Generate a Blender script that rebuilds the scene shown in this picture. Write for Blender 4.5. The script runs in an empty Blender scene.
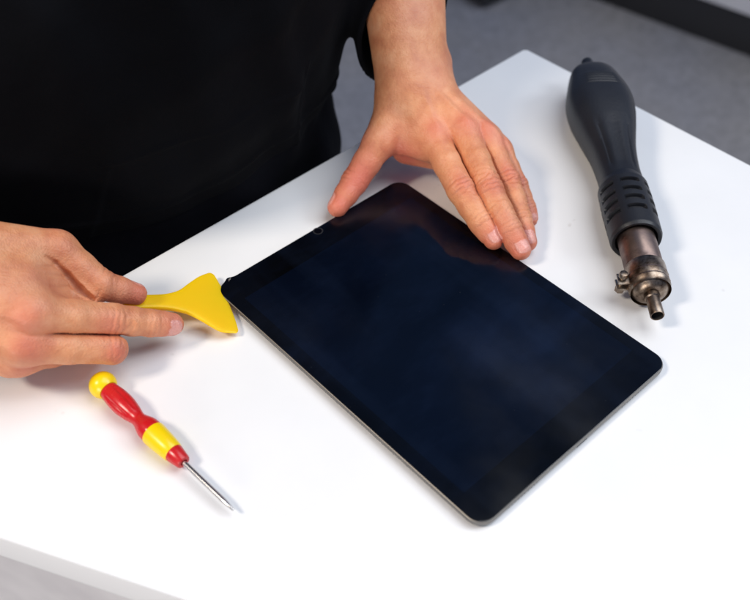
import bpy, bmesh, math, random
import numpy as np
from mathutils import Vector, Matrix

random.seed(4)
SC = bpy.context.scene
COL = SC.collection

# ------------------------------------------------------------------ camera
# all modelling below is in millimetres, table top = z 0; MM turns it into metres
MM = 0.001
CAM = np.array([-292.98, -261.16, 439.43])
FW = np.array([.46806566, .50490217, -.72525053])
RT = np.array([.73697034, -.675906, .00507976])
DN = np.array([-.4876364, -.53686579, -.68846631])
FPX = 918.19


def at(u, v, z=0.0):
    """point of the place seen at (u, v) of the photograph, z mm above the table top"""
    d = FW + RT * (u - 375) / FPX + DN * (v - 300) / FPX
    return CAM + d * (z - CAM[2]) / d[2]


cam = bpy.data.cameras.new('camera')
cam_o = bpy.data.objects.new('camera', cam)
COL.objects.link(cam_o)
SC.camera = cam_o
cam_o.matrix_world = Matrix(((RT[0], -DN[0], -FW[0], CAM[0] * MM), (RT[1], -DN[1], -FW[1], CAM[1] * MM),
                             (RT[2], -DN[2], -FW[2], CAM[2] * MM), (0, 0, 0, 1)))
cam.sensor_width = 36
cam.lens = FPX / 750 * 36
cam.clip_start = 0.01
cam.clip_end = 100
cam.dof.use_dof = True
cam.dof.focus_distance = 0.585
cam.dof.aperture_fstop = 6.3

# ------------------------------------------------------------------ world and lamps
w = bpy.data.worlds.new('World')
SC.world = w
w.use_nodes = True
bg = w.node_tree.nodes['Background']
bg.inputs[0].default_value = (0.24, 0.46, 1.0, 1)
bg.inputs[1].default_value = 0.24


def area(name, loc, target, size, power, color):
    l = bpy.data.lights.new(name, 'AREA')
    l.shape = 'RECTANGLE'
    l.size, l.size_y = size
    l.energy = power
    l.color = color
    o = bpy.data.objects.new(name, l)
    COL.objects.link(o)
    o.location = loc
    d = Vector(target) - Vector(loc)
    o.rotation_euler = d.to_track_quat('-Z', 'Y').to_euler()
    return o


area('ceiling_or_fill_lamp', (-1.95, 0.66, 2.3), (0, 0, 0), (0.55, 0.55), 56, (1.0, 0.885, 0.75))
area('ceiling_or_fill_lamp', (0.85, -0.50, 2.3), (0.3, 0.12, 0), (1.9, 1.7), 43, (0.95, 0.97, 1.0))
area('ceiling_or_fill_lamp', (-2.2, -1.2, 0.42), (-0.1, 0, 0), (0.9, 0.7), 30, (1.0, 0.95, 0.88))  # added low side fill, brightens the table edge and panel
area('ceiling_or_fill_lamp', (2.0, -1.6, 2.1), (1.6, 0.7, -0.74), (1.2, 0.8), 40, (0.88, 0.93, 1.0))  # added lamp, brightens the far cabinet and floor

SC.view_settings.view_transform = 'Standard'
SC.view_settings.look = 'None'
SC.view_settings.exposure = 0.0
SC.view_settings.gamma = 1.0
SC.cycles.max_bounces = 8


# ------------------------------------------------------------------ materials
def mat(name, color, rough=0.5, metal=0.0, **kw):
    m = bpy.data.materials.new(name)
    m.use_nodes = True
    b = m.node_tree.nodes['Principled BSDF']
    b.inputs['Base Color'].default_value = (*color, 1)
    b.inputs['Roughness'].default_value = rough
    b.inputs['Metallic'].default_value = metal
    for k, v in kw.items():
        b.inputs[k.replace('_', ' ')].default_value = v
    return m


def nodes(m):
    return m.node_tree.nodes, m.node_tree.links, m.node_tree.nodes['Principled BSDF']


def noise(m, scale, detail=4, rough=0.55, coord='Object', vec_scale=None):
    n, l, _ = nodes(m)
    tc = n.new('ShaderNodeTexCoord')
    t = n.new('ShaderNodeTexNoise')
    t.inputs['Scale'].default_value = scale
    t.inputs['Detail'].default_value = detail
    t.inputs['Roughness'].default_value = rough
    src = tc.outputs[coord]
    if vec_scale:
        mp = n.new('ShaderNodeMapping')
        mp.inputs['Scale'].default_value = vec_scale
        l.new(src, mp.inputs['Vector'])
        src = mp.outputs[0]
    l.new(src, t.inputs['Vector'])
    return t.outputs['Fac']


def ramp(m, src, stops):
    n, l, _ = nodes(m)
    r = n.new('ShaderNodeValToRGB')
    e = r.color_ramp.elements
    e[0].position, e[0].color = stops[0][0], (*stops[0][1], 1)
    e[1].position, e[1].color = stops[-1][0], (*stops[-1][1], 1)
    for p, c in stops[1:-1]:
        x = e.new(p)
        x.color = (*c, 1)
    l.new(src, r.inputs[0])
    return r.outputs[0]


def mix(m, fac, a, b, mode='MIX'):
    n, l, _ = nodes(m)
    x = n.new('ShaderNodeMix')
    x.data_type = 'RGBA'
    x.blend_type = mode
    for sock, v in ((x.inputs[0], fac), (x.inputs[6], a), (x.inputs[7], b)):
        if hasattr(v, 'links'):
            l.new(v, sock)
        elif isinstance(v, (int, float)):
            sock.default_value = v
        else:
            sock.default_value = (*v, 1)
    return x.outputs[2]


def bump(m, src, strength, dist, prev=None):
    n, l, b = nodes(m)
    x = n.new('ShaderNodeBump')
    x.inputs['Strength'].default_value = strength
    x.inputs['Distance'].default_value = dist
    l.new(src, x.inputs['Height'])
    if prev is not None:
        l.new(prev, x.inputs['Normal'])
    l.new(x.outputs[0], b.inputs['Normal'])
    return x.outputs[0]


def setin(m, name, src):
    n, l, b = nodes(m)
    l.new(src, b.inputs[name])


def gray(v):
    return (v, v, v)


# white laminate with a few specks of dirt
M_TOP = mat('white_laminate', (0.80, 0.80, 0.79), 0.38)
sp = noise(M_TOP, 55, 2, 0.5)
spk = ramp(M_TOP, sp, [(0.0, gray(0)), (0.75, gray(0)), (0.80, gray(0.8))])
bl = noise(M_TOP, 9, 5, 0.6)
blot = ramp(M_TOP, bl, [(0.35, (0.785, 0.78, 0.765)), (0.7, (0.815, 0.81, 0.795))])
setin(M_TOP, 'Base Color', mix(M_TOP, spk, blot, (0.62, 0.60, 0.57)))
setin(M_TOP, 'Roughness', ramp(M_TOP, bl, [(0.3, gray(0.34)), (0.75, gray(0.46))]))
M_EDGE = mat('white_edge_band', (0.90, 0.895, 0.885), 0.35)
M_PANEL = mat('grey_panel', (0.42, 0.41, 0.41), 0.5)
pn = noise(M_PANEL, 14, 3)
setin(M_PANEL, 'Base Color', ramp(M_PANEL, pn, [(0.3, (0.60, 0.575, 0.58)), (0.7, (0.78, 0.755, 0.745))]))

M_FLOOR = mat('grey_floor', (0.14, 0.14, 0.15), 0.45)
fn1 = noise(M_FLOOR, 1.3, 4)
fn2 = noise(M_FLOOR, 60, 3, 0.7)
fc = ramp(M_FLOOR, fn1, [(0.3, (0.15, 0.16, 0.195)), (0.7, (0.205, 0.195, 0.19))])  # bluish and warmer tones stand in for mixed light on the floor
fs = ramp(M_FLOOR, fn2, [(0.3, gray(0.75)), (0.7, gray(1.15))])
setin(M_FLOOR, 'Base Color', mix(M_FLOOR, 1.0, fc, fs, 'MULTIPLY'))
M_PLINTH = mat('black_plinth', (0.018, 0.018, 0.02), 0.5)
M_CAB = mat('pale_grey_laminate', (0.47, 0.47, 0.50), 0.45)
cn = noise(M_CAB, 5, 3)
setin(M_CAB, 'Base Color', ramp(M_CAB, cn, [(0.3, (0.72, 0.72, 0.75)), (0.7, (0.78, 0.78, 0.80))]))

# tablet
def screen(name, lift):
    m = mat(name, (0.001, 0.001, 0.0015), 0.06, IOR=1.5, Specular_IOR_Level=0.28)
    a = noise(m, 12, 4, 0.5, vec_scale=(1, 0.6, 1))
    setin(m, 'Roughness', ramp(m, a, [(0.38, gray(0.05)), (0.5, gray(0.16)), (0.72, gray(0.34))]))
    # greasy film wiped over the glass; its blue also stands in for reflected room
    n, l, b = nodes(m)
    f = noise(m, 9, 4, 0.55, vec_scale=(0.8, 1.2, 1))
    g = noise(m, 40, 4, 0.6, vec_scale=(0.5, 1.2, 1))
    c1 = ramp(m, f, [(0.38, (0.0008, 0.0009, 0.0013)), (0.55, (0.0012, 0.0018, 0.0040)), (0.75, (0.0042, 0.0078, 0.020))])
    c2 = ramp(m, g, [(0.45, (0, 0, 0)), (0.78, (0.0011, 0.0020, 0.005))])
    dst = noise(m, 330, 1, 0.5)
    c3 = ramp(m, dst, [(0.0, gray(0)), (0.80, gray(0)), (0.86, gray(0.05))])
    wipe = noise(m, 14, 3, 0.5, vec_scale=(2.4, 0.35, 1))
    c4 = ramp(m, wipe, [(0.55, gray(0)), (0.72, (0.0012, 0.002, 0.0042))])
    c = mix(m, 1.0, mix(m, 1.0, c1, c2, 'ADD'), mix(m, 1.0, c3, c4, 'ADD'), 'ADD')
    setin(m, 'Base Color', mix(m, 1.0, c, lift, 'ADD'))
    return m


M_GLASS = screen('black_glass', (0.0002, 0.0002, 0.0002))
M_DISP = screen('display_glass', (0.0004, 0.0015, 0.0052))
M_ALU = mat('space_grey_aluminium', (0.22, 0.21, 0.20), 0.45, 1.0)
M_CHAM = mat('polished_chamfer', (0.22, 0.205, 0.185), 0.5, 1.0)
M_LENS = mat('lens_glass', (0.002, 0.002, 0.004), 0.03, IOR=1.6)
M_RING = mat('lens_ring', (0.05, 0.05, 0.055), 0.3, 0.6)

# tools
def translucent(m, fac, color):
    n, l, b = nodes(m)
    t = n.new('ShaderNodeBsdfTranslucent')
    t.inputs[0].default_value = (*color, 1)
    x = n.new('ShaderNodeMixShader')
    x.inputs[0].default_value = fac
    l.new(b.outputs[0], x.inputs[1])
    l.new(t.outputs[0], x.inputs[2])
    l.new(x.outputs[0], n['Material Output'].inputs['Surface'])


M_YEL = mat('yellow_plastic', (1.0, 0.66, 0.0), 0.5, Subsurface_Weight=0.5, Subsurface_Scale=0.006)
nodes(M_YEL)[2].inputs['Subsurface Radius'].default_value = (1.0, 0.6, 0.05)
translucent(M_YEL, 0.30, (1.0, 0.60, 0.0))
M_YEL2 = mat('glossy_yellow_plastic', (0.84, 0.58, 0.0), 0.3)
yn = noise(M_YEL2, 260, 2)
bump(M_YEL2, yn, 0.08, 0.0006)
M_RED = mat('red_plastic', (0.52, 0.010, 0.012), 0.25)
rn = noise(M_RED, 180, 3)
bump(M_RED, rn, 0.06, 0.0006)
setin(M_RED, 'Roughness', ramp(M_RED, rn, [(0.3, gray(0.2)), (0.75, gray(0.4))]))
M_STEEL = mat('bright_steel', (0.62, 0.60, 0.57), 0.25, 1.0)
M_RUB = mat('charcoal_plastic', (0.014, 0.015, 0.018), 0.44, Specular_IOR_Level=0.4)
un = noise(M_RUB, 420, 3, 0.6)
bump(M_RUB, un, 0.25, 0.0006)
un2 = noise(M_RUB, 22, 4)
setin(M_RUB, 'Base Color', ramp(M_RUB, un2, [(0.3, (0.007, 0.0075, 0.010)), (0.75, (0.013, 0.014, 0.018))]))
M_SLOT = mat('slot_black', (0.004, 0.004, 0.005), 0.7)
M_TUBE = mat('heat_stained_steel', (0.30, 0.24, 0.22), 0.36, 1.0)
tn = noise(M_TUBE, 45, 5, 0.65)
setin(M_TUBE, 'Base Color', ramp(M_TUBE, tn, [(0.32, (0.06, 0.042, 0.036)), (0.47, (0.20, 0.145, 0.13)), (0.6, (0.29, 0.21, 0.175)), (0.75, (0.40, 0.32, 0.27))]))
setin(M_TUBE, 'Roughness', ramp(M_TUBE, tn, [(0.3, gray(0.5)), (0.7, gray(0.3))]))
M_CLAMP = mat('worn_steel', (0.34, 0.28, 0.23), 0.38, 1.0)
kn = noise(M_CLAMP, 90, 5, 0.65)
setin(M_CLAMP, 'Base Color', ramp(M_CLAMP, kn, [(0.36, (0.07, 0.045, 0.03)), (0.50, (0.24, 0.18, 0.135)), (0.7, (0.46, 0.40, 0.33))]))
M_HOLE = mat('bore_black', (0.01, 0.009, 0.008), 0.8)  # near-black faces inside the nozzle bore

# cloth
def cloth(name, c0, c1, rough=0.9):
    m = mat(name, c0, rough, Specular_IOR_Level=0.06, Sheen_Weight=0.006, Sheen_Roughness=0.4)
    a = noise(m, 6, 4)
    setin(m, 'Base Color', ramp(m, a, [(0.3, c0), (0.75, c1)]))
    n, l, b = nodes(m)
    wv = noise(m, 900, 2, 0.5)
    x = bump(m, wv, 0.35, 0.0006)
    y = noise(m, 22, 4, 0.5)
    bump(m, y, 0.35, 0.006, x)
    return m


M_SHIRT = cloth('black_cotton', (0.0014, 0.0014, 0.0019), (0.0040, 0.0041, 0.0054))
M_TROU = cloth('black_trouser_cloth', (0.0022, 0.0023, 0.0034), (0.0060, 0.0064, 0.0095))
M_SHOE = mat('black_leather', (0.012, 0.012, 0.012), 0.4)
M_HAIR = mat('dark_hair', (0.015, 0.010, 0.008), 0.5)
bump(M_HAIR, noise(M_HAIR, 120, 3, 0.6, vec_scale=(1, 1, 0.15)), 0.6, 0.004)

# skin: colour from the 'flush' and 'nail' attributes and two noises
M_SKIN = mat('skin', (0.56, 0.30, 0.195), 0.44, Subsurface_Weight=0.13, Subsurface_Scale=0.004)
nodes(M_SKIN)[2].inputs['Subsurface Radius'].default_value = (1.0, 0.38, 0.2)
n_, l_, b_ = nodes(M_SKIN)
af = n_.new('ShaderNodeAttribute'); af.attribute_name = 'flush'
an = n_.new('ShaderNodeAttribute'); an.attribute_name = 'nail'
s1 = noise(M_SKIN, 70, 5, 0.6)
s2 = noise(M_SKIN, 420, 4, 0.6)
base = ramp(M_SKIN, s1, [(0.3, (0.53, 0.185, 0.083)), (0.5, (0.65, 0.268, 0.122)), (0.72, (0.74, 0.36, 0.185))])
sbig = noise(M_SKIN, 26, 3, 0.5)
base = mix(M_SKIN, ramp(M_SKIN, sbig, [(0.45, gray(0)), (0.75, gray(0.5))]), base, (0.56, 0.20, 0.125))
base = mix(M_SKIN, af.outputs['Fac'], base, (0.58, 0.12, 0.085))
ac = n_.new('ShaderNodeAttribute'); ac.attribute_name = 'crease'
base = mix(M_SKIN, ac.outputs['Fac'], base, (0.29, 0.08, 0.045))
base = mix(M_SKIN, an.outputs['Fac'], base, (0.68, 0.31, 0.25))
l_.new(base, b_.inputs['Base Color'])
mr = n_.new('ShaderNodeMapRange')
mr.inputs[3].default_value = 0.5
mr.inputs[4].default_value = 0.26
l_.new(an.outputs['Fac'], mr.inputs[0])
l_.new(mr.outputs[0], b_.inputs['Roughness'])
vo = n_.new('ShaderNodeTexVoronoi')
vo.inputs['Scale'].default_value = 900
tcx = n_.new('ShaderNodeTexCoord')
l_.new(tcx.outputs['Object'], vo.inputs['Vector'])
bb = bump(M_SKIN, vo.outputs['Distance'], 0.32, 0.0006)
bb2 = bump(M_SKIN, s2, 0.30, 0.0009, bb)
bump(M_SKIN, noise(M_SKIN, 150, 4, 0.6, vec_scale=(1, 1, 1)), 0.25, 0.002, bb2)


# ------------------------------------------------------------------ object helpers
def link(name, me, parent=None):
    o = bpy.data.objects.new(name, me)
    COL.objects.link(o)
    if parent is not None:
        o.parent = parent
    return o


def tag(o, label, cat, group=None):
    o['label'] = label
    o['category'] = cat
    if group:
        o['group'] = group
    return o


def thing(name, label, cat, loc=(0, 0, 0)):
    o = bpy.data.objects.new(name, None)
    o.empty_display_size = 0.05
    COL.objects.link(o)
    o.location = Vector(loc) * MM
    return tag(o, label, cat)


def finish(name, bm, m, parent=None, smooth=True, frame=None, angle=40):
    """bm in mm (or in a local frame given as 4x4 in mm) -> one mesh object in metres"""
    me = bpy.data.meshes.new(name)
    if frame is not None:
        bm.transform(frame)
    off = Vector((0, 0, 0)) if parent is None else parent_origin(parent)
    bm.transform(Matrix.Scale(MM, 4))
    bm.transform(Matrix.Translation(-off))
    bmesh.ops.recalc_face_normals(bm, faces=bm.faces[:])
    bm.to_mesh(me)
    bm.free()
    for mm_ in (m if isinstance(m, (list, tuple)) else [m]):
        me.materials.append(mm_)
    if smooth:
        me.shade_smooth()
        me.set_sharp_from_angle(angle=math.radians(angle))
    return link(name, me, parent)


def parent_origin(p):
    v = Vector((0, 0, 0))
    while p is not None:
        v = v + p.location
        p = p.parent
    return v


def frame_from(origin, xaxis, zhint=(0, 0, 1)):
    x = Vector(xaxis).normalized()
    z = Vector(zhint)
    z = (z - x * z.dot(x)).normalized()
    y = z.cross(x)
    return Matrix(((x.x, y.x, z.x, origin[0]), (x.y, y.y, z.y, origin[1]), (x.z, y.z, z.z, origin[2]), (0, 0, 0, 1)))


def ring_loft(bm, rings, cap0=True, cap1=True, mi=0):
    vs = [[bm.verts.new(p) for p in r] for r in rings]
    n = len(vs[0])
    for a, b in zip(vs[:-1], vs[1:]):
        for i in range(n):
            f = bm.faces.new((a[i], a[(i + 1) % n], b[(i + 1) % n], b[i]))
            f.material_index = mi
    if cap0:
        bm.faces.new(vs[0][::-1]).material_index = mi
    if cap1:
        bm.faces.new(vs[-1]).material_index = mi
    return vs


def smooth_profile(pts, n):
    """Catmull-Rom through rows of numbers (first column increasing)"""
    P = np.array(pts, float)
    out = []
    for i in range(len(P) - 1):
        p0, p1, p2, p3 = P[max(i - 1, 0)], P[i], P[i + 1], P[min(i + 2, len(P) - 1)]
        for k in range(n):
            t = k / n
            out.append(0.5 * ((2 * p1) + (-p0 + p2) * t + (2 * p0 - 5 * p1 + 4 * p2 - p3) * t * t + (-p0 + 3 * p1 - 3 * p2 + p3) * t ** 3))
    out.append(P[-1])
    return np.array(out)


def lathe(bm, prof, seg=40, cap0=True, cap1=True, mi=0, ysc=1.0, zsc=1.0):
    """profile rows (x, r) about the x axis"""
    rings = []
    for x, r in prof:
        rings.append([(x, r * ysc * math.cos(a), r * zsc * math.sin(a)) for a in [2 * math.pi * i / seg for i in range(seg)]])
    return ring_loft(bm, rings, cap0, cap1, mi)


def box(bm, x0, x1, y0, y1, z0, z1, bevel=0, seg=2):
    r = bmesh.ops.create_cube(bm, size=1)
    for v in r['verts']:
        v.co = Vector((x0 + (v.co.x + .5) * (x1 - x0), y0 + (v.co.y + .5) * (y1 - y0), z0 + (v.co.z + .5) * (z1 - z0)))
    if bevel:
        es = list({e for v in r['verts'] for e in v.link_edges})
        bmesh.ops.bevel(bm, geom=es, offset=bevel, segments=seg, profile=.5, affect='EDGES')


def prism(bm, pts, z0, z1, bevel=0, seg=3):
    a = [bm.verts.new((p[0], p[1], z0)) for p in pts]
    b = [bm.verts.new((p[0], p[1], z1)) for p in pts]
    n = len(pts)
    bm.faces.new(a[::-1])
    top = bm.faces.new(b)
    for i in range(n):
        bm.faces.new((a[i], a[(i + 1) % n], b[(i + 1) % n], b[i]))
    if bevel:
        bmesh.ops.bevel(bm, geom=[e for e in bm.edges if abs(e.verts[0].co.z - e.verts[1].co.z) < 1e-6], offset=bevel, segments=seg, profile=.5, affect='EDGES')


def round_rect(hx, hy, r, n=10):
    pts = []
    for cx, cy, a0 in ((hx - r, hy - r, 0), (-hx + r, hy - r, 90), (-hx + r, -hy + r, 180), (hx - r, -hy + r, 270)):
        for k in range(n + 1):
            a = math.radians(a0 + 90 * k / n)
            pts.append((cx + r * math.cos(a), cy + r * math.sin(a)))
    return pts


# ------------------------------------------------------------------ the setting
FLOOR = -740
bm = bmesh.new()
bmesh.ops.create_grid(bm, x_segments=1, y_segments=1, size=9000)
bmesh.ops.translate(bm, verts=bm.verts, vec=(0, 0, FLOOR))
fl = finish('floor', bm, M_FLOOR, smooth=False)
fl['kind'] = 'structure'

# cabinet run across the room: black plinth and pale grey front
pa, pb = at(637, 15, FLOOR), at(750, 57, FLOOR)
d = (pb - pa) / np.linalg.norm(pb - pa)
ca = pa - d * 900
fr = frame_from((ca[0], ca[1], FLOOR), (d[0], d[1], 0))
cab = thing('storage_cabinet', 'long pale grey cabinet on a black plinth across the grey floor', 'cabinet', ca * [1, 1, 0] + [0, 0, FLOOR])
bm = bmesh.new()
box(bm, 0, 2600, 0, 500, 0, 98, 2)
finish('plinth', bm, M_PLINTH, cab, frame=fr)
bm = bmesh.new()
for k in range(4):
    box(bm, k * 650 + 2, k * 650 + 648, -12, 8, 102, 900, 2)
box(bm, 0, 2600, 8.5, 500, 98.5, 905, 2)
finish('cabinet_front', bm, M_CAB, cab, frame=fr)

# dark low cupboard whose corner shows at the top of the picture
q0, q1, q2 = at(483, 12, FLOOR), at(452, 1, FLOOR), at(508, 1, FLOOR)
e1 = q2 - q0
e1 = e1 / np.linalg.norm(e1)
fr = frame_from((q0[0], q0[1], FLOOR), (e1[0], e1[1], 0))
cup = thing('equipment_box', 'black box standing on the grey floor beyond the bare forearm', 'box', (q0[0], q0[1], FLOOR))
bm = bmesh.new()
box(bm, 0, 420, 0, 420, 12, 420, 8)
finish('case', bm, M_PLINTH, cup, frame=fr)
for sx in (40, 380):
    for sy in (40, 380):
        bm = bmesh.new()
        lathe(bm, [(0, 18), (12, 20)], 20)
        bm.transform(Matrix.Rotation(-math.pi / 2, 4, 'Y'))
        bm.transform(Matrix.Translation((sx, sy, 0)))
        finish('foot', bm, M_PLINTH, cup, frame=fr)

# ------------------------------------------------------------------ table
tb = thing('work_table', 'white laminate work table with square corner and white edge', 'table', (0, 0, FLOOR))
nd = np.array([-219.4 + 272.3, -43.7 - 52.0])
nd = nd / np.linalg.norm(nd)


def near(y):
    return -272.3 + (y - 52.0) / nd[1] * nd[0]


def corner_round(pts, r, n=5):
    out = []
    m = len(pts)
    for i in range(m):
        p, a, b = Vector(pts[i]), Vector(pts[i - 1]), Vector(pts[(i + 1) % m])
        u, v = (a - p).normalized(), (b - p).normalized()
        for k in range(n + 1):
            t = k / n
            q = p + u * r * (1 - t) ** 2 + v * r * t ** 2
            out.append((q.x, q.y))
    return out


TH = 24
outl = [(near(176.0), 172.2), (298.5, 182.0), (304.5, -560), (near(-560), -560)]
bm = bmesh.new()
prism(bm, corner_round(outl[::-1], 2.5), -TH, 0, 1.3, 3)
for f in bm.faces:
    f.material_index = 0 if f.normal.z > 0.9 or f.calc_center_median().z > -0.2 else 1
bm.normal_update()
finish('tabletop', bm, [M_TOP, M_EDGE], tb, angle=50)
bm = bmesh.new()
ins = [(near(176) + 52, 120), (262, 130), (262, -520), (near(-520) + 52, -520)]
prism(bm, ins[::-1], FLOOR + 60, -TH - 0.3, 0)
finish('side_panel', bm, M_PANEL, tb, smooth=False)
bm = bmesh.new()
prism(bm, [(p[0] * .96, p[1] * .96) for p in ins[::-1]], FLOOR, FLOOR + 59.5, 0)
finish('base', bm, M_PLINTH, tb, smooth=False)

# ------------------------------------------------------------------ tablet
TW, TL, TT = 169.5 / 2, 120.0, 6.5
tab = thing('tablet_computer', 'black screened tablet lying on the white table under a hand', 'tablet', (0, 0, 0))
bm = bmesh.new()
rings = []
for z, ins_, r in ((0.25, 5.0, 8), (0.6, 2.6, 8.6), (1.4, 0.9, 9.4), (2.6, 0.15, 10), (4.0, 0.0, 10), (5.35, 0.0, 10)):
    rings.append([(x, y, z) for x, y in round_rect(TW - ins_, TL - ins_, r + 0.5)])
ring_loft(bm, rings)
body = finish('back_shell', bm, M_ALU, tab, angle=30)
bm = bmesh.new()
rings = [[(x, y, z) for x, y in round_rect(TW - i_, TL - i_, 10.2)] for z, i_ in ((5.36, 0.1), (5.75, 0.15), (6.05, 0.55))]
ring_loft(bm, rings)
finish('chamfer', bm, M_CHAM, tab, angle=15)
# glass: slab with a chipped corner at the top left
bm = bmesh.new()


cpt = at(230.2, 279.6, 6.5)


def chipped(pts):
    out = []
    fine = []
    for (xa, ya), (xb, yb) in zip(pts, pts[1:] + pts[:1]):
        n = 150 if math.hypot(xb - xa, yb - ya) > 20 else 1
        fine += [(xa + (xb - xa) * q / n, ya + (yb - ya) * q / n) for q in range(n)]
    for x, y in fine:
        k = math.exp(-((x - cpt[0]) ** 2 + (y - cpt[1]) ** 2) / 8.0)
        out.append((x - 0.6 * k, y + 2.0 * k))
    return out


rings = [[(x, y, z) for x, y in chipped(round_rect(TW - i_, TL - i_, 9.6, 16))] for z, i_ in ((6.06, 0.7), (6.40, 0.75), (6.5, 0.95))]
vs = ring_loft(bm, rings)
glass = finish('screen_glass', bm, M_GLASS, tab, angle=15)
bm = bmesh.new()
rings = [[(x, y, z) for x, y in round_rect(TW - 9.5, TL - 21.5, 0.6, 3)] for z in (6.502, 6.515)]
ring_loft(bm, rings, cap0=False)
finish('display', bm, M_DISP, tab, smooth=False)
lp = at(318, 231, 6.5)
bm = bmesh.new()
ringp = []
for r, z in ((3.6, 6.501), (3.6, 6.53), (2.9, 6.53), (2.7, 6.51)):
    ringp.append([(lp[0] + r * math.cos(a), lp[1] + r * math.sin(a), z) for a in [2 * math.pi * k / 36 for k in range(36)]])
ring_loft(bm, ringp, cap0=False)
cm = finish('front_camera', bm, M_RING, tab)
bm = bmesh.new()
ring_loft(bm, [[(lp[0] + r * math.cos(a), lp[1] + r * math.sin(a), z) for a in [2 * math.pi * k / 30 for k in range(30)]] for r, z in ((2.75, 6.515), (2.0, 6.53), (1.0, 6.54))], cap0=False)
finish('lens', bm, M_LENS, cm)
# bent metal showing at the chipped corner
bm = bmesh.new()
cp = at(229.6, 279.2, 6.6)
for k, (dx, dy, dz, s) in enumerate(((0, 0, 0, 0.75), (1.3, 0.7, -0.05, 0.5), (-1.0, -0.7, -0.1, 0.45))):
    r = bmesh.ops.create_icosphere(bm, subdivisions=2, radius=s, matrix=Matrix.Translation((cp[0] + dx, cp[1] + dy, cp[2] + dz)) @ Matrix.Diagonal((1.3, .8, .5, 1)))
finish('bent_corner', bm, M_CHAM, tab)
# port slot and two speaker rows on the short lower edge, volume keys on the long right edge
bm = bmesh.new()
box(bm, -5, 5, -TL - 0.02, -TL + 1, 2.4, 4.6, 0.5)
finish('charging_port', bm, M_SLOT, tab)
for s in (-1, 1):
    bm = bmesh.new()
    for k in range(10):
        box(bm, s * 50 + (k - 5) * 2.6, s * 50 + (k - 5) * 2.6 + 1.3, -TL - 0.02, -TL + 1, 2.9, 4.2, 0.3)
    finish('speaker_grille', bm, M_SLOT, tab)
bm = bmesh.new()
box(bm, TW - 0.6, TW + 0.45, 72, 94, 2.6, 4.6, 0.5)
finish('volume_key', bm, M_ALU, tab)

# ------------------------------------------------------------------ screwdriver
s0 = at(103, 385, 8.6)
s1_ = at(234.5, 511, 5.2)
ax = s1_ - s0
LEN = float(np.linalg.norm(ax))
fr = frame_from(s0, ax)
sd = thing('screwdriver', 'small red and yellow precision screwdriver lying on the white table', 'screwdriver', (s0[0], s0[1], 0))
bm = bmesh.new()
R = 8.3
prof = [(-R * math.cos(a) * 0.96, max(R * math.sin(a), 0.05)) for a in np.linspace(0.02, 2.35, 22)]
lathe(bm, prof, 40)
finish('swivel_cap', bm, M_YEL2, sd, frame=fr)
# red grip with long flutes
bm = bmesh.new()
pr = smooth_profile([(5.9, 5.6), (8, 5.9), (14, 6.6), (21, 6.7), (28, 5.7), (33, 4.55), (36, 4.5), (40, 5.8), (43, 6.7), (46.5, 6.9), (48, 6.8)], 5)
rings = []
for x, r in pr:
    fl_ = 0.0 if not 9 < x < 31 else 0.9 * math.sin(math.pi * (x - 9) / 22) ** 0.7
    rings.append([(x, (r - fl_ * max(0, math.cos(5 * a)) ** 3) * math.cos(a), (r - fl_ * max(0, math.cos(5 * a)) ** 3) * math.sin(a))
                  for a in [2 * math.pi * k / 70 for k in range(70)]])
ring_loft(bm, rings)
finish('grip', bm, M_RED, sd, frame=fr)
bm = bmesh.new()
lathe(bm, [(48.02, 6.9), (48.3, 7.25), (50, 7.35), (60, 6.7), (66.5, 6.0), (67.2, 5.6), (67.3, 5.2)], 44)
finish('sleeve', bm, M_YEL2, sd, frame=fr)
bm = bmesh.new()
lathe(bm, [(66.0, 5.0), (67.32, 5.55), (68, 5.6), (75.5, 4.3), (76.2, 3.9), (76.4, 2.2), (75.2, 1.9)], 40)
finish('ferrule', bm, M_RED, sd, frame=fr)
bm = bmesh.new()
LT = LEN
lathe(bm, [(74, 1.5), (LT - 10, 1.5), (LT - 8, 1.45), (LT - 5, 1.1), (LT - 1, 0.7), (LT, 0.15)], 24)
finish('shaft', bm, M_STEEL, sd, frame=fr)

# ------------------------------------------------------------------ heat gun
g0, g1 = at(588, 66, 22.5), at(657.5, 316, 15.5)
gax = g1 - g0
GL = float(np.linalg.norm(gax))
fr = frame_from(g0, gax)
hg = thing('heat_gun', 'black hot air gun with bare metal nozzle lying on the table', 'heat gun', (g0[0], g0[1], 0))


def gs(u, v, z=22):
    return float(np.dot(at(u, v, z) - g0, gax) / GL)


st = [(gs(592, 73), 9, 9), (gs(596, 78), 17, 15), (gs(600, 90), 22, 19), (gs(603, 103), 25.5, 21), (gs(605, 116), 25, 21), (gs(607, 130), 22, 19.5),
      (gs(614, 152), 16.8, 16.5), (gs(621, 172), 14.8, 14.8), (gs(624.5, 186), 15.2, 15.2)]
bm = bmesh.new()
rings = []
NS = 64
for x, wy, hz in smooth_profile(st, 26):
    row = []
    for k in range(NS):
        a = 2 * math.pi * k / NS
        ca_, sa_ = math.cos(a), math.sin(a)
        e = 2 / 2.6
        y = wy * math.copysign(abs(ca_) ** e, ca_)
        z = hz * math.copysign(abs(sa_) ** e, sa_)
        # moulded seam and long grip grooves on the upper side
        t = (x - st[5][0]) / (st[-1][0] - st[5][0])
        if 0.0 < t < 0.92 and sa_ > 0.2:
            for g in (-0.45, 0.0, 0.45):
                z -= 1.1 * math.exp(-((ca_ - g) / 0.07) ** 2) * min(1, 6 * t, 6 * (0.92 - t))
        if abs(ca_) < 0.5 and sa_ > 0:
            for q in range(5):
                z += 0.55 * math.exp(-((x - st[2][0] - 3 - q * 3.4) / 0.65) ** 2) * min(1, (0.5 - abs(ca_)) * 12)
        row.append((x, y, z))
    rings.append(row)
ring_loft(bm, rings)
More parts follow.
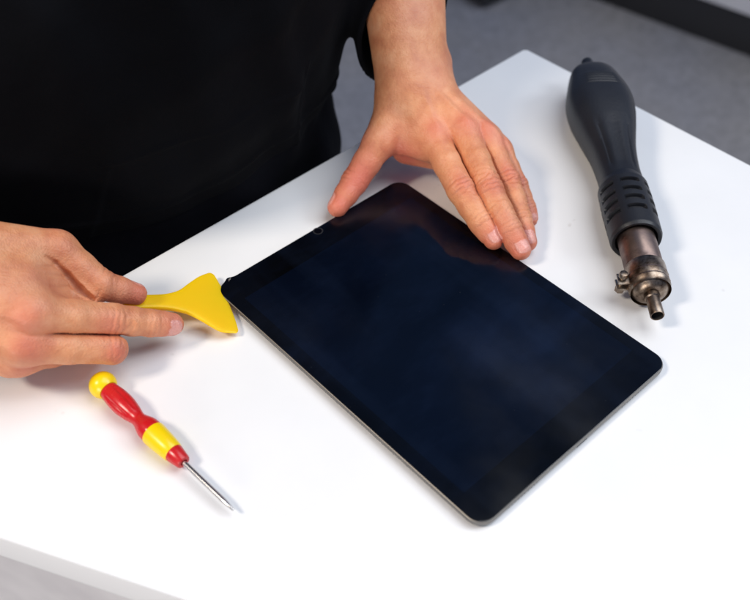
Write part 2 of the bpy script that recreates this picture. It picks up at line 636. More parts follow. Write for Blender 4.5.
finish('handle', bm, M_RUB, hg, frame=fr)
# cable gland at the tail
bm = bmesh.new()
x0 = st[0][0]
lathe(bm, [(-6, 3.4), (-5.5, 4.6), (x0 - 3, 5.4), (x0 - 2.5, 6.4), (x0 + 3, 7.2)], 28)
finish('cable_gland', bm, M_RUB, hg, frame=fr)
# vented collar: thick ring with cut slots
xc0, xc1 = st[-1][0] - 5, gs(635.5, 236)
RC = 17.9
bm = bmesh.new()
NA, NX = 96, 46
inner = []
slots_x = [(0.20, 0.27), (0.36, 0.43), (0.52, 0.59), (0.68, 0.75)]
slot_c = [90, 30, 150, 270, 210, 330]


def collar_r(t, a):
    r = RC - 2.0 * max(0, 0.12 - t) / 0.12 - 0.25 * math.cos(2 * math.pi * t)
    if t > 0.96:
        r -= (t - 0.96) * 25
    dd = 0
    for c in slot_c:
        da = abs((math.degrees(a) - c + 180) % 360 - 180)
        if da < 22:
            for (s_, e_) in slots_x:
                if s_ <= t <= e_:
                    dd = 2.6
    return r - dd


rings = []
for i in range(NX * 2 + 1):
    t = i / (NX * 2)
    rings.append([(xc0 + (xc1 - xc0) * t, collar_r(t, 2 * math.pi * k / NA) * math.cos(2 * math.pi * k / NA),
                   collar_r(t, 2 * math.pi * k / NA) * math.sin(2 * math.pi * k / NA)) for k in range(NA)])
for rr_, t in ((RC - 2.2, 1.0), (RC - 3.6, 0.985), (RC - 4.2, 0.8)):
    rings.append([(xc0 + (xc1 - xc0) * t, rr_ * math.cos(2 * math.pi * k / NA), rr_ * math.sin(2 * math.pi * k / NA)) for k in range(NA)])
ring_loft(bm, rings, True, True)
finish('vent_collar', bm, M_RUB, hg, frame=fr, angle=35)
# heater tube, clamp, cap, nozzle
xt0, xt1, xk1 = gs(642, 263), gs(646.6, 277), gs(650.4, 289.5)
bm = bmesh.new()
lathe(bm, [(xc1 - 14, 12.6), (xt1 + 1, 12.6), (xt1 + 1.5, 12.2)], 56)
finish('heater_tube', bm, M_TUBE, hg, frame=fr)
bm = bmesh.new()
lathe(bm, [(xt0, 12.65), (xt0, 13.2), (xt0 + 0.5, 13.5), (xt1 + 4.6, 13.5), (xt1 + 5.2, 13.0), (xt1 + 8.0, 13.0), (xk1 - 6.0, 12.6), (xk1 - 3.6, 11.4), (xk1 - 1.8, 9.4), (xk1 - 0.8, 7.4), (xk1 - 0.4, 5.0)], 56, cap0=False)
cl = finish('clamp_cap', bm, M_CLAMP, hg, frame=fr)
for dx in (-3.6, 2.0):
    bm = bmesh.new()
    bmesh.ops.create_cone(bm, cap_ends=True, segments=18, radius1=13.75, radius2=13.75, depth=0.8, matrix=Matrix.Translation((xt1 + dx, 0, 0)) @ Matrix.Rotation(math.pi / 2, 4, 'Y'))
    finish('clamp_band', bm, M_TUBE, cl, frame=fr)
# ears and screw on the side facing the tablet (local -y is the right side, +y the left)
SIDE = -1 if (fr @ Vector((0, 1, 0)) - fr @ Vector((0, 0, 0))).dot(Vector(RT)) > 0 else 1
for dz in (2.6, -2.8):
    bm = bmesh.new()
    box(bm, xt1 - 5.5, xt1 + 3.5, min(SIDE * 12.5, SIDE * 20.5), max(SIDE * 12.5, SIDE * 20.5), dz - 0.7, dz + 0.7, 0.4)
    finish('clamp_ear', bm, M_CLAMP, cl, frame=fr)
bm = bmesh.new()
lathe(bm, [(-7.5, 1.6), (5.5, 1.6)], 18)
lathe(bm, [(5.3, 3.0), (6.4, 3.1), (8.2, 2.6), (8.6, 1.2)], 24)
lathe(bm, [(-8.0, 3.2), (-4.2, 3.2)], 6)
bm.transform(Matrix.Rotation(-math.pi / 2, 4, 'Y'))
bm.transform(Matrix.Translation((xt1 - 1, SIDE * 17.2, 0)))
finish('clamp_screw', bm, M_CLAMP, cl, frame=fr)
bm = bmesh.new()
lathe(bm, [(xk1 - 2, 5.2), (xk1 + 2.5, 5.2), (xk1 + 3.2, 4.4), (GL - 0.4, 4.5), (GL, 4.3), (GL - 0.1, 3.7), (GL - 8, 3.6)], 36, cap1=True)
for f in bm.faces:
    f.material_index = 1 if f.calc_center_median().x < GL - 3 and all((v.co.y ** 2 + v.co.z ** 2) ** .5 < 3.75 for v in f.verts) else 0
finish('nozzle', bm, [M_CLAMP, M_HOLE], hg, frame=fr)

# ------------------------------------------------------------------ plastic opening pick
E1, E2, HH = at(212.5, 272.5, 6.5), at(239, 333, 4.0), at(150, 302.5, 21)
mid = (E1 + E2) / 2
ux = HH - mid
vx = E1 - E2
wid = float(np.linalg.norm(vx))
vn = vx / wid
ux = ux - vn * np.dot(ux, vn) * 0.0
ul = float(np.linalg.norm(ux))
un_ = ux / ul
nn = np.cross(un_, vn)
nn = nn / np.linalg.norm(nn)
if nn[2] < 0:
    nn = -nn
pk = thing('opening_pick', 'yellow plastic fan shaped pry tool held at the tablet corner', 'pry tool', (mid[0], mid[1], 0))
prof = smooth_profile([(-0.2, wid / 2 - 2.2, 0.35), (1.5, wid / 2 - 0.4, 0.45), (4, wid / 2 - 0.9, 0.6), (11, wid / 2 - 4.6, 0.95), (19, wid / 2 - 10.8, 1.2), (28, 10.2, 1.35), (37, 6.8, 1.5), (46, 5.8, 1.6), (56, 5.8, 1.6), (64, 5.6, 1.6), (67, 4.6, 1.4), (68.5, 2.5, 1.1)], 5)
bm = bmesh.new()
rings = []
for u, hw, th in prof:
    row = []
    bow = 1.6 * math.exp(-(u / 6) ** 2)
    N = 28
    for k in range(N):
        a = 2 * math.pi * k / N
        ca_, sa_ = math.cos(a), math.sin(a)
        if ca_ < 0:
            hw_ = hw + 3.2 * math.exp(-((u - 12) / 7) ** 2)
        else:
            hw_ = hw
        v = hw_ * math.copysign(abs(ca_) ** 0.55, ca_)
        z = 1.35 * th * math.copysign(abs(sa_) ** 0.4, sa_)
        uu = u - bow * (1 - min(1, abs(v / hw)) ** 2)
        p = mid + un_ * uu + vn * v + nn * (z + 0.004 * (u - 20) ** 2 * (1 if u < 20 else 0) * 0)
        row.append(tuple(p))
    rings.append(row)
ring_loft(bm, rings)
finish('blade', bm, M_YEL, pk, angle=50)


# ------------------------------------------------------------------ person: distance fields meshed with surface nets
def seg_sdf(P, a, b, ra, rb):
    a = np.asarray(a, np.float32)
    b = np.asarray(b, np.float32)
    ab = b - a
    t = np.clip(((P - a) @ ab) / max(float(ab @ ab), 1e-6), 0, 1)
    q = P - a - t[:, None] * ab
    return np.sqrt(np.einsum('ij,ij->i', q, q)) - (ra + (rb - ra) * t)


def ell_sdf(P, c, r, R=None):
    q = P - np.asarray(c, np.float32)
    if R is not None:
        q = q @ np.asarray(R, np.float32).T
    r = np.asarray(r, np.float32)
    k0 = np.sqrt(np.sum((q / r) ** 2, 1))
    k1 = np.sqrt(np.sum((q / r ** 2) ** 2, 1)) + 1e-6
    return np.where(k0 > 1e-3, k0 * (k0 - 1) / k1, -float(r.min()))


def smin(a, b, k):
    h = np.maximum(k - np.abs(a - b), 0) / k
    return np.minimum(a, b) - h * h * k * 0.25


def smax(a, b, k):
    return -smin(-a, -b, k)


def mesh_sdf(fn, lo, hi, h, project=2):
    """-> verts (n,3), quads (m,4)"""
    lo = np.array(lo, float)
    C = 4
    nc = np.ceil((np.array(hi) - lo) / (h * C)).astype(int)
    ax_ = [lo[i] + (np.arange(nc[i]) + 0.5 - 0.5 / C) * h * C for i in range(3)]
    G = np.stack(np.meshgrid(*ax_, indexing='ij'), -1).reshape(-1, 3).astype(np.float32)
    dc = np.concatenate([fn(g) for g in np.array_split(G, max(1, len(G) // 200000))]).reshape(nc)
    act = np.abs(dc) < h * C * 1.25 + 2.0
    D = np.repeat(np.repeat(np.repeat(dc, C, 0), C, 1), C, 2).astype(np.float32)
    A = np.argwhere(act)
    sub = np.stack(np.meshgrid(*[np.arange(C)] * 3, indexing='ij'), -1).reshape(-1, 3)
    I = (A[:, None, :] * C + sub[None]).reshape(-1, 3)
    for ch in np.array_split(I, max(1, len(I) // 200000)):
        D[ch[:, 0], ch[:, 1], ch[:, 2]] = fn((lo + ch * h).astype(np.float32))
    S = D < 0
    nx, ny, nz = np.array(D.shape) - 1
    cnt = np.zeros((nx, ny, nz), np.int8)
    for i in (0, 1):
        for j in (0, 1):
            for k in (0, 1):
                cnt += S[i:nx + i, j:ny + j, k:nz + k]
    cells = np.argwhere((cnt > 0) & (cnt < 8))
    idx = -np.ones((nx, ny, nz), np.int32)
    idx[cells[:, 0], cells[:, 1], cells[:, 2]] = np.arange(len(cells))
    cor = np.array([[i, j, k] for i in (0, 1) for j in (0, 1) for k in (0, 1)])
    val = [D[cells[:, 0] + c[0], cells[:, 1] + c[1], cells[:, 2] + c[2]] for c in cor]
    acc = np.zeros((len(cells), 3))
    num = np.zeros(len(cells))
    for a in range(8):
        for b in range(a + 1, 8):
            if np.abs(cor[a] - cor[b]).sum() == 1:
                m = (val[a] < 0) != (val[b] < 0)
                t = val[a] / np.where(m, val[a] - val[b], 1)
                p = cor[a] + t[:, None] * (cor[b] - cor[a])
                acc += np.where(m[:, None], p, 0)
                num += m
    V = lo + (cells + acc / num[:, None]) * h
    quads = []
    for axis in range(3):
        o1, o2 = [(1, 2), (2, 0), (0, 1)][axis]
        s0_ = [slice(None)] * 3
        s1 = [slice(None)] * 3
        s0_[axis] = slice(0, -1)
        s1[axis] = slice(1, None)
        a, b = S[tuple(s0_)], S[tuple(s1)]
        E_ = np.argwhere(a != b)
        E_ = E_[(E_[:, o1] > 0) & (E_[:, o2] > 0) & (E_[:, o1] < D.shape[o1] - 1) & (E_[:, o2] < D.shape[o2] - 1)]
        if not len(E_):
            continue
        inside = a[E_[:, 0], E_[:, 1], E_[:, 2]]

        def cell(d1, d2):
            e = E_.copy()
            e[:, o1] -= d1
            e[:, o2] -= d2
            return idx[e[:, 0], e[:, 1], e[:, 2]]
        q = np.stack([cell(1, 1), cell(0, 1), cell(0, 0), cell(1, 0)], 1)
        q[~inside] = q[~inside][:, ::-1]
        quads.append(q)
    Q = np.concatenate(quads)
    Q = Q[(Q >= 0).all(1)]
    e = h * 0.5
    for _ in range(project):
        Vf = V.astype(np.float32)
        d0 = fn(Vf)
        g = np.stack([fn(Vf + np.array(x, np.float32) * e) - fn(Vf - np.array(x, np.float32) * e) for x in np.eye(3)], 1) / (2 * e)
        stp = (d0 / np.maximum((g * g).sum(1), 0.15))[:, None] * g
        ln = np.linalg.norm(stp, axis=1, keepdims=True)
        V = V - stp * np.minimum(1, 0.5 * h / np.maximum(ln, 1e-9))
    return V, Q


def nrm(v):
    v = np.asarray(v, float)
    return v / np.linalg.norm(v)


class Hand:
    """joints in mm: fingers = list of dict(j=[MCP, PIP, DIP, TIP], r=[...], up=dorsal hint)"""

    def __init__(s, wrist, elbow, dorsal, lateral, fingers, thumb, wr=(19, 9.5), extra=(), amp=1.0):
        s.amp = amp
        s.wrist, s.elbow = np.array(wrist, float), np.array(elbow, float)
        s.dorsal, s.lat = nrm(dorsal), nrm(lateral)
        s.fingers, s.thumb, s.wr, s.extra = fingers, thumb, wr, extra
        s.nails, s.wrk, s.flush, s.nailsegs = [], [], [], []
        for f in fingers + [thumb]:
            J = [np.array(p, float) for p in f['j']]
            f['J'] = J
            f['up'] = nrm(f['up'])
            n = len(J)
            for k in range(1, n - 1):
                axd = nrm(nrm(J[k] - J[k - 1]) + nrm(J[k + 1] - J[k]))
                up = nrm(f['up'] - axd * (f['up'] @ axd))
                s.wrk.append((J[k], axd, up, f['r'][k], (0.62 if k == n - 2 and f is not thumb else 1.0) * s.amp))
            axd = nrm(J[-1] - J[-2])
            up = nrm(f['up'] - axd * (f['up'] @ axd))
            s.nails.append((J[-1] - axd * f.get('nb', 1.5), axd, up, np.cross(axd, up), f['r'][-1]))

    def base(s, P):
        # fingers
        F = None
        for f in s.fingers + [s.thumb]:
            J, r = f['J'], f['r']
            d = None
            for k in range(len(J) - 1):
                # mid-phalanx is a little slimmer than the joints
                m_ = (J[k] + J[k + 1]) / 2
                rm = (r[k] + r[k + 1]) / 2 * (0.985 if k < len(J) - 2 else 1.0)
                for a, b, ra, rb in ((J[k], m_, r[k], rm), (m_, J[k + 1], rm, r[k + 1])):
                    c = seg_sdf(P, a, b, ra, rb)
                    d = c if d is None else smin(d, c, 2.0)
            if f is not s.thumb:
                # soft pad under the last joint
                axd = nrm(J[-1] - J[-2])
                up = nrm(f['up'] - axd * (f['up'] @ axd))
                d = smin(d, seg_sdf(P, J[-2] - up * r[-2] * 0.25 + axd * 4, J[-1] - up * r[-1] * 0.15 - axd, r[-2] * 0.72, r[-1] * 0.85), 3.0)
            if F is None:
                F = d
            else:
                # adjoining fingers meet in a crease
                g = 1.1 * np.exp(-((F - d) / 1.5) ** 2) * (np.abs(F) < 4)
                F = smin(F, d, f.get('k', 1.3)) + g
        # metacarpals
        pal = None
        w_, l_a = s.wrist, s.lat
        nf = len(s.fingers)
        for i, f in enumerate(s.fingers):
            off = (0.5 - i / (nf - 1)) * 2
            a = w_ + l_a * off * s.wr[1] * 1.0
            J = f['J'][0]
            b = J - s.dorsal * 2.0
            c = seg_sdf(P, a, b, s.wr[0] * 0.72, f.get('mr', f['r'][0] + 1.2))
            a2 = a - s.dorsal * 7
            c2 = seg_sdf(P, a2 * .75 + b * .25 - s.dorsal * 3, b - s.dorsal * 6, 12, f['r'][0] + 0.5)
            c = smin(c, c2, 8)
            pal = c if pal is None else smin(pal, c, 7)
        # thumb base
        T = s.thumb['J']
        cm = s.thumb['cmc']
        pal = smin(pal, seg_sdf(P, cm, T[0], 15, s.thumb['r'][0] + 0.5), 9)
        for e_ in s.extra:
            if e_[0] == 'add':
                pal = smin(pal, seg_sdf(P, *e_[1:5]), e_[5])
        d = smin(pal, F, 4.5)
        # extensor tendons and knuckle heads under the skin of the back of the hand
        for i, f in enumerate(s.fingers):
            a = s.wrist + s.lat * (0.5 - i / (nf - 1)) * 10
            b = f['J'][0]
            ln = np.linalg.norm(b - a)
            u = (b - a) / ln
            q = P - a
            t = (q @ u) / ln
            sd = nrm(np.cross(s.dorsal, u))
            m = np.exp(-((q @ sd) / 2.3) ** 2) * np.clip((t - 0.25) * 4, 0, 1) * np.clip((1.05 - t) * 6, 0, 1) * np.clip((q @ s.dorsal) / 6, 0, 1)
            d = d - 0.75 * m
            k = P - (b + s.dorsal * f['r'][0] * 0.9)
            d = d - 0.9 * np.exp(-np.einsum('ij,ij->i', k, k) / 5.5 ** 2)
        # forearm: two bones side by side
        ev = s.elbow - s.wrist
        for sg in (-1, 1):
            c = seg_sdf(P, s.wrist + s.lat * sg * s.wr[1] - s.dorsal * 2, s.wrist + ev * 0.55 + s.lat * sg * s.wr[1] * 1.25, s.wr[0], s.wr[0] + 7)
            d = smin(d, c, 11)
        for e_ in s.extra:
            if e_[0] == 'cut':
                d = smax(d, -seg_sdf(P, *e_[1:5]), e_[5])
            if e_[0] == 'ridge':
                d = smin(d, seg_sdf(P, *e_[1:5]), e_[5])
        return d

    def fn(s, P):
        d = s.base(P)
        near_ = np.abs(d) < 3.0
        if near_.any():
            Q = P[near_]
            e = d[near_]
            for (c, axd, up, r, amp) in s.wrk:
                q = Q - c
                R2 = np.einsum('ij,ij->i', q, q)
                m = R2 < (2.6 * r) ** 2
                if not m.any():
                    continue
                q = q[m]
                x = q @ axd
                y = q @ up
                z = np.abs(q @ np.cross(axd, up))
                dm = np.clip((y / r - 0.15) * 1.8, 0, 1)
                curv = x + 0.10 * (z ** 2) / r * np.sign(x)
                g = np.exp(-(x / (0.60 * r)) ** 2) * dm
                wv = np.cos(curv * 2 * np.pi / (0.40 * r) + np.sin(z * 0.9 + c[0]) * 0.5)
                e[m] += amp * (0.46 * np.maximum(wv, -0.3) - 0.22) * g
                # palmar flexion crease
                pm = np.clip((-y / r - 0.1) * 1.8, 0, 1)
                e[m] += 0.35 * np.exp(-(x / 0.8) ** 2) * pm
            for (c, axd, up, la, r) in s.nails:
                q = Q - c
                x, y, z = q @ axd, q @ up, q @ la
                m = (np.abs(x) < 2.2 * r) & (y > 0) & (y < 1.7 * r) & (y * y + z * z < (1.13 * r) ** 2)
                if not m.any():
                    continue
                nm, ed = s.nail_mask(x[m], y[m], z[m], r)
                e[m] += 0.32 * ed - 0.12 * nm
            d = d.copy()
            d[near_] = e
        return d

    @staticmethod
    def nail_mask(x, y, z, r):
        L, Wd = 0.86 * r, 0.80 * r
        q = (np.abs(x / L) ** 3.0 + np.abs(z / Wd) ** 2.6)
        up = (y > 0.42 * r) & (y * y + z * z < (1.13 * r) ** 2)
        return (np.clip((1.0 - q) * 5, 0, 1) * up), np.exp(-((q - 1.08) / 0.22) ** 2) * up * (x < 0.75 * L)

    def attrs(s, V):
        fl = np.zeros(len(V))
        na = np.zeros(len(V))
        s.cr = np.zeros(len(V))
        for f in s.fingers + [s.thumb]:
            J, r = f['J'], f['r']
            dd = np.linalg.norm(V - J[-1], axis=1)
            fl = np.maximum(fl, f.get('tipred', 0.7) * np.exp(-(dd / (r[-1] * 2.0)) ** 2))
            for k in range(len(J) - 2):
                dd = np.linalg.norm(V - (J[k] + f['up'] * r[k]), axis=1)
                fl = np.maximum(fl, 0.52 * np.exp(-(dd / (r[k] * 1.0)) ** 2))
        if 'redarea' in s.thumb:
            for c, rad, am in s.thumb['redarea']:
                fl = np.maximum(fl, am * np.exp(-(np.linalg.norm(V - np.array(c), axis=1) / rad) ** 2))
        for (c, axd, up, la, r) in s.nails:
            q = V - c
            nm, _ = s.nail_mask(q @ axd, q @ up, q @ la, r)
            na = np.maximum(na, nm)
        for (c, axd, up, r, amp) in s.wrk:
            q = V - c
            x, y, z = q @ axd, q @ up, np.abs(q @ np.cross(axd, up))
            g = np.exp(-(x / (0.60 * r)) ** 2) * np.clip((y / r - 0.15) * 1.8, 0, 1) * (z < 1.2 * r) * (y < 1.8 * r)
            wv = np.cos((x + 0.10 * z ** 2 / r * np.sign(x)) * 2 * np.pi / (0.40 * r) + np.sin(z * 0.9 + c[0]) * 0.5)
            s.cr = np.maximum(s.cr, amp * 0.55 * np.clip((wv - 0.35) / 0.65, 0, 1) ** 1.5 * g)
        return fl, na


# ---- left hand of the person: lies over the tablet's long edge
L_W = at(413, 84, 60)
L_E = np.array([236.0, 305.0, 215.0])
l_fw = nrm(at(478, 150, 42) - L_W)
l_lat = nrm(np.cross(l_fw, [0, 0, 1]))
if l_lat @ nrm(at(436, 134, 42) - at(500, 145, 36)) < 0:
    l_lat = -l_lat
l_dor = np.cross(l_fw, l_lat)
if l_dor[2] < 0:
    l_dor = -l_dor
l_up = nrm(l_dor + np.array([-0.15, -0.15, 0.4]))
left = Hand(L_W, L_E, l_dor, l_lat, [
    dict(j=[at(434, 138, 42), at(461, 190, 31), at(481, 222, 20), at(494, 239.5, 13.8)], r=[10.8, 9.9, 8.7, 6.8], up=l_up, tipred=0.7),
    dict(j=[at(464, 132, 45), at(489, 191, 31), at(509, 230, 19), at(521, 250, 12.0)], r=[10.8, 10.0, 8.8, 6.8], up=l_up),
    dict(j=[at(485, 138, 41), at(507, 181, 27), at(520, 219, 15), at(527.5, 242, 8.5)], r=[10.0, 9.3, 8.2, 6.5], up=l_up),
    dict(j=[at(499, 150, 34), at(517, 186, 20), at(526, 208, 11), at(530, 219, 7.0)], r=[8.8, 7.8, 6.8, 5.6], up=l_up),
], dict(j=[at(379, 143, 35), at(354.5, 182, 17.5), at(337.5, 207, 10.5)], r=[11.2, 9.6, 7.2], up=nrm(np.array([-0.72, 0.65, 0.12])), cmc=at(396, 108, 47), k=1.3,
        tipred=0.9, redarea=[(at(358, 185, 17), 26, 0.75), (at(395, 160, 26), 18, 0.6), (at(402, 163, 20), 20, 0.9)]),  # palm under the thumb web reddened in place of its shade
    wr=(19.5, 8.5),
    extra=[('add', at(391, 132, 37), at(428, 142, 38), 10, 9, 8), ('add', at(385, 145, 30), at(428, 152, 34), 5, 6, 6), ('add', at(407, 148, 20), at(480, 166, 17), 12, 9, 8), ('add', at(439, 64, 62), at(436, 84, 60), 9, 8, 14),
           ])

# ---- right hand of the person: pinches the yellow pick
R_I = at(31, 314, 61)
R_W = np.array([-250.0, 176.0, 84.0])
R_E = np.array([-325.0, 335.0, 225.0])
r_fw = nrm(at(22, 340, 50) - R_W)
r_lat = nrm(at(34, 306, 63) - at(12, 368, 30))
r_lat = nrm(r_lat - r_fw * (r_lat @ r_fw))
r_dor = np.cross(r_fw, r_lat)
if r_dor @ (CAM - R_I) < 0:
    r_dor = -r_dor
right = Hand(R_W, R_E, r_dor, r_lat, [
    dict(j=[at(31, 314, 61), at(113, 319.5, 36), at(151, 323, 24), at(172.5, 324.5, 17)], r=[11.2, 9.6, 8.2, 6.9], up=r_dor),
    dict(j=[at(22, 345, 47), at(112, 349, 24), at(98, 345, 8.5), at(70, 335, 9.5)], r=[11.0, 9.0, 7.8, 6.6], up=nrm(r_dor + np.array([.6, -.2, 0.0]))),
    dict(j=[at(16, 357, 33), at(85, 346, 11), at(62, 333, 8.5), at(40, 325, 12)], r=[10.5, 8.6, 7.6, 6.4], up=nrm(r_dor + np.array([.6, -.2, -.3]))),
    dict(j=[at(9, 359, 23), at(45, 343, 9), at(30, 330, 9), at(14, 322, 12)], r=[9.5, 7.6, 6.6, 5.6], up=nrm(r_dor + np.array([.6, -.2, -.3]))),
], dict(j=[at(57, 251, 61), at(101, 285.5, 43), at(136, 294, 30)], r=[11.8, 9.5, 6.8], up=nrm(np.array([0.25, 0.75, 0.6])), cmc=at(-20, 245, 80), k=0.8,
        tipred=0.75, redarea=[(at(115, 285, 36), 16, 0.35)]),
    wr=(19.5, 8.5), amp=0.68,
    extra=[('add', at(30, 262, 58), at(52, 300, 50), 13, 10, 9), ('add', at(52, 270, 54), at(86, 301, 42), 9, 6.5, 6), ('add', at(-40, 268, 78), at(20, 285, 64), 17, 15, 10), ('add', at(20, 270, 64), at(45, 285, 54), 13, 10, 8)])


def surface(fn, u, v, depth=0.0):
    """first point of a distance field met by the line of sight through (u, v), pushed in by depth"""
    d = FW + RT * (u - 375) / FPX + DN * (v - 300) / FPX
    d = d / np.linalg.norm(d)
    t = 380.0
    for _ in range(120):
        e = float(fn((CAM + d * t)[None].astype(np.float32))[0])
        if e < 0.02:
            break
        t += max(e * 0.7, 0.02)
    return CAM + d * (t + depth)


fold = [surface(right.base, u, v, dd) for u, v, dd in ((46, 257, 0.5), (56, 264, 1.0), (67, 276, 2.0), (79, 290, 3.0), (90, 299, 3.5))]
fr_ = (0.7, 1.5, 2.4, 3.0, 2.6)
cuts = [('cut', fold[q], fold[q + 1], fr_[q], fr_[q + 1], 1.6) for q in range(4)]
m1, m2 = surface(right.base, 38, 267, 0.1), surface(right.base, 55, 267, 0.5)
m3, m4 = surface(right.base, 51, 287, 0.0), surface(right.base, 72, 287, 0.8)
m5, m6 = surface(right.base, 48, 275, 0.0), surface(right.base, 64, 277, 0.6)
cuts += [('cut', m1, m2, 0.4, 0.9, 1.6), ('cut', m3, m4, 0.4, 0.9, 1.6), ('cut', m5, m6, 0.3, 0.8, 1.6)]
right.extra = list(right.extra) + cuts


def body_parts():
    """(a, b, ra, rb) capsules of trunk, arms, legs, head; flattened trunk handled apart"""
    LS, RS = np.array([128., 345., 470.]), np.array([-190., 345., 470.])
    return LS, RS


LS, RS = body_parts()
TC = -24.0      # centre line of the trunk


def trunk(P, grow=0.0):
    Q = P.copy()
    # front to back flattening about y = 300
    Q[:, 1] = 305 + (Q[:, 1] - 305) / 0.68
    d = seg_sdf(Q, (TC, 305, -40), (TC, 303, 10), 160, 156)
    d = smin(d, seg_sdf(Q, (TC, 303, 10), (TC, 300, 160), 156, 190), 40)
    d = smin(d, seg_sdf(Q, (TC, 300, 160), (TC, 335, 400), 190, 150), 50)
    d = smin(d, seg_sdf(Q, (TC - 120, 345, 450), (TC + 120, 345, 450), 62, 62), 60)
    return d * 0.75 - grow


def legs(P, grow=0.0):
    d = None
    for sx in (-1, 1):
        hip = (TC + sx * 88, 300, -60)
        kn = (TC + sx * 100, 290, -360)
        an = (TC + sx * 105, 320, -680)
        c = smin(seg_sdf(P, hip, kn, 84, 58), seg_sdf(P, kn, an, 58, 40), 20)
        d = c if d is None else np.minimum(d, c)
    return d - grow


def arms(P, grow=0.0):
    d = seg_sdf(P, LS, L_E, 52, 43)
    d = smin(d, seg_sdf(P, L_E, L_E + (L_W - L_E) * 0.45, 43, 34), 12)
    e = seg_sdf(P, RS, R_E, 52, 43)
    e = smin(e, seg_sdf(P, R_E, R_E + (R_W - R_E) * 0.45, 43, 34), 12)
    return np.minimum(d, e) - grow


HC = np.array([TC, 268.0, 650.0])


def head(P):
    d = ell_sdf(P, HC + [0, 12, 18], (76, 94, 88))
    d = smin(d, ell_sdf(P, HC + [0, -28, -48], (54, 56, 62)), 30)
    d = smin(d, seg_sdf(P, HC + [0, -92, 0], HC + [0, -104, -26], 8, 12), 10)
    for s_ in (-1, 1):
        d = smax(d, -ell_sdf(P, HC + [s_ * 33, -96, 6], (17, 14, 11)), 8)
        d = smin(d, ell_sdf(P, HC + [s_ * 32, -80, 6], (13, 12, 12)), 2)
        d = smin(d, ell_sdf(P, HC + [s_ * 78, 12, -8], (8, 20, 32)), 6)
    d = smin(d, seg_sdf(P, HC + [-18, -84, -56], HC + [18, -84, -56], 5.5, 5.5), 5)
    d = smin(d, seg_sdf(P, HC + [-17, -82, -66], HC + [17, -82, -66], 6, 6), 5)
    d = smin(d, seg_sdf(P, (TC, 345, 460), HC + [0, 20, -50], 62, 56), 28)
    return d


def body_fn(P):
    d = trunk(P, -5)
    d = smin(d, legs(P, -5), 20)
    d = smin(d, arms(P, -4), 14)
    return smin(d, head(P), 10)


def add_mesh(Vs, Qs, fls, nas, V, Q, fl=None, na=None, cr=None):
    crs.append(np.zeros(len(V)) if cr is None else cr)
    base = sum(len(v) for v in Vs)
    Vs.append(V)
    Qs.append(Q + base)
    fls.append(np.zeros(len(V)) if fl is None else fl)
    nas.append(np.zeros(len(V)) if na is None else na)


def to_mesh(name, V, Q, m, parent=None, attrs=None):
    me = bpy.data.meshes.new(name)
    off = np.zeros(3) if parent is None else np.array(parent_origin(parent))
    V = V * MM - off
    me.vertices.add(len(V))
    me.vertices.foreach_set('co', V.astype(np.float32).ravel())
    me.loops.add(len(Q) * 4)
    me.loops.foreach_set('vertex_index', Q.astype(np.int32).ravel())
    me.polygons.add(len(Q))
    me.polygons.foreach_set('loop_start', np.arange(0, len(Q) * 4, 4, dtype=np.int32))
    me.update(calc_edges=True)
    me.validate()
    me.shade_smooth()
    me.materials.append(m)
    if attrs:
        for k, v in attrs.items():
            a = me.attributes.new(k, 'FLOAT', 'POINT')
            a.data.foreach_set('value', v.astype(np.float32))
    return link(name, me, parent)


HR = 0.8
Vs, Qs, fls, nas, crs = [], [], [], [], []
for hnd, lo, hi in ((left, (10, -10, -2), (215, 262, 165)), (right, (-330, 72, -4), (-110, 290, 185))):
    V, Q = mesh_sdf(hnd.fn, lo, hi, HR)
    fl_, na_ = hnd.attrs(V)
    add_mesh(Vs, Qs, fls, nas, V, Q, fl_, na_, hnd.cr)
V, Q = mesh_sdf(body_fn, (-400, 130, -745), (330, 480, 770), 4.0, 1)
add_mesh(Vs, Qs, fls, nas, V, Q)
person = to_mesh('person', np.concatenate(Vs), np.concatenate(Qs), M_SKIN, None, dict(flush=np.concatenate(fls), nail=np.concatenate(nas), crease=np.concatenate(crs)))
tag(person, 'person in black clothes prying at the tablet with a yellow pick', 'person')


# ---- clothing
def folds(P, amp):
    x, y, z = P[:, 0], P[:, 1], P[:, 2]
    w1 = x + 14 * np.sin(z * 0.021 + 0.7) + 6 * np.sin(z * 0.06)
    w2 = z + 16 * np.sin(x * 0.024 + 1.1) + 5 * np.sin(x * 0.07)
    f1 = 0.5 + 0.5 * np.cos(w1 * 0.092 + 0.036 * z)
    f2 = 0.5 + 0.5 * np.cos(w2 * 0.082 - 0.04 * x)
    return -amp * (0.9 * f1 ** 2.2 * (0.5 + 0.5 * np.sin(z * 0.02 + x * 0.013)) + 0.9 * f2 ** 2.2 * (0.5 + 0.5 * np.sin(x * 0.017 + 2.0)) + 0.25 * np.sin((x + y) * 0.11 + z * 0.05) - 0.6)


SL_D = nrm(L_W - L_E)
cuff_a, cuff_b = at(405, -12, 116), at(376, 62, 62)
cuff_t = nrm(cuff_b - cuff_a)
cuff_n = nrm(SL_D - cuff_t * (SL_D @ cuff_t))
cuff_o = (cuff_b - L_E) - SL_D * ((cuff_b - L_E) @ SL_D)
cuff_o = nrm(cuff_o) * 6
R_D = nrm(R_W - R_E)


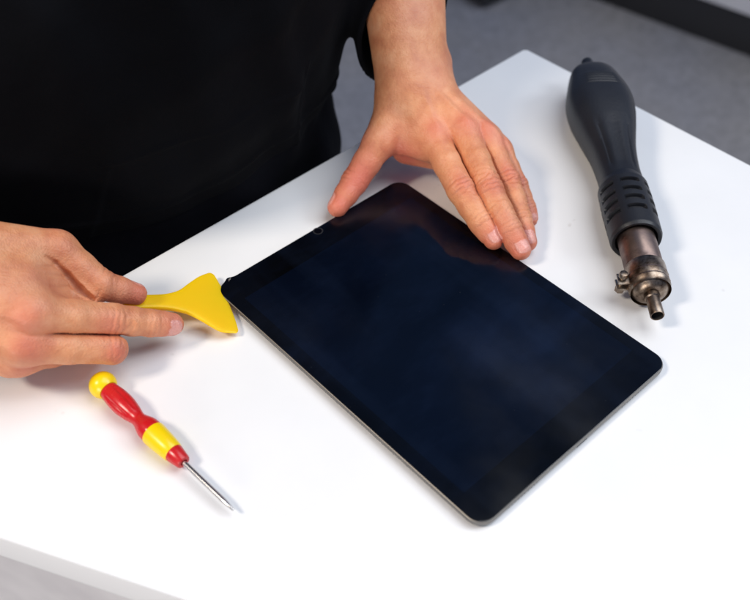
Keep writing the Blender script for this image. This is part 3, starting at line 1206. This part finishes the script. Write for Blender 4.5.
def shirt_fn(P):
    d = trunk(P, 5) + folds(P, 4.0)
    d = smax(d, -(P[:, 2] - 16 - 4 * np.sin(P[:, 0] * 0.022)), 3)                               # hem
    # stitched hem, side pocket and placket seams
    x, z = P[:, 0], P[:, 2]
    hem = 16 + 4 * np.sin(x * 0.022)
    d = d - 1.4 * np.exp(-((z - hem - 16) / 2.2) ** 2) - 1.3 * np.exp(-((x - 42 - 0.1 * z) / 2.2) ** 2) * (z < 92)
    d = d - 1.3 * np.exp(-((x + 128 - 0.25 * z) / 2.2) ** 2) * (z < 80) - 1.2 * np.exp(-((z - 78 + 0.05 * x) / 2.2) ** 2) * (x > -112) * (x < 48)
    a = arms(P, 5)
    e1_, e2_ = L_E, L_W + cuff_o * 1.1
    a = smin(a, seg_sdf(P, e1_, e2_, 47, 33), 8)
    r = R_E + (R_W - R_E) * 0.62
    a = smin(a, seg_sdf(P, R_E, r + R_D * 40, 47, 38), 8)
    a = a + folds(P * 1.6, 1.5)
    pl, pr_ = (P - cuff_a) @ cuff_n, (P - r) @ R_D
    # left arm is on the +x side of the trunk, right arm on the -x side
    a = smax(a, np.where(P[:, 0] > TC, pl, pr_), 2)
    # hollow cuffs
    hl = smax(seg_sdf(P, e1_, e2_, 42.5, 28.5), -(pl + 26), 1)
    hr = smax(seg_sdf(P, R_E, r + R_D * 40, 44, 35), -(pr_ + 26), 1)
    a = smax(a, -np.where(P[:, 0] > TC, hl, hr), 1.5)
    d = smin(d, a, 18)
    # neck opening
    return smax(d, -seg_sdf(P, (TC, 320, 500), (TC, 300, 600), 66, 90), 6)


V, Q = mesh_sdf(shirt_fn, (-410, 130, -70), (340, 490, 560), 1.9, 1)
to_mesh('shirt', V, Q, M_SHIRT, person)


def trousers_fn(P):
    d = smin(trunk(P, 1.5), legs(P, 5), 22) + folds(P, 2.6)
    d = smax(d, P[:, 2] - 60, 4)
    return smax(d, -(P[:, 2] + 690), 4)


V, Q = mesh_sdf(trousers_fn, (-290, 130, -720), (230, 460, 70), 3.0, 1)
to_mesh('trousers', V, Q, M_TROU, person)


def shoe_fn(sx):
    def f(P):
        d = smin(seg_sdf(P, (TC + sx * 105, 330, -690), (TC + sx * 112, 210, -706), 46, 36), seg_sdf(P, (TC + sx * 105, 325, -690), (TC + sx * 105, 325, -650), 46, 44), 20)
        return smax(d, -(P[:, 2] - FLOOR - 0.5), 2)
    return f


for sx in (-1, 1):
    V, Q = mesh_sdf(shoe_fn(sx), (TC + sx * 105 - 70, 150, -745), (TC + sx * 105 + 70, 400, -590), 4.0, 1)
    to_mesh('shoe', V, Q, M_SHOE, person)


def hair_fn(P):
    d = ell_sdf(P, HC + [0, 18, 24], (84, 101, 94)) + folds(P * 3, 1.0)
    d = smax(d, -ell_sdf(P, HC + [0, -90, -30], (70, 80, 75)), 8)
    return smax(d, -(P[:, 2] - HC[2] + 70), 8)


V, Q = mesh_sdf(hair_fn, HC - 130, HC + 150, 3.0, 1)
to_mesh('hair', V, Q, M_HAIR, person)
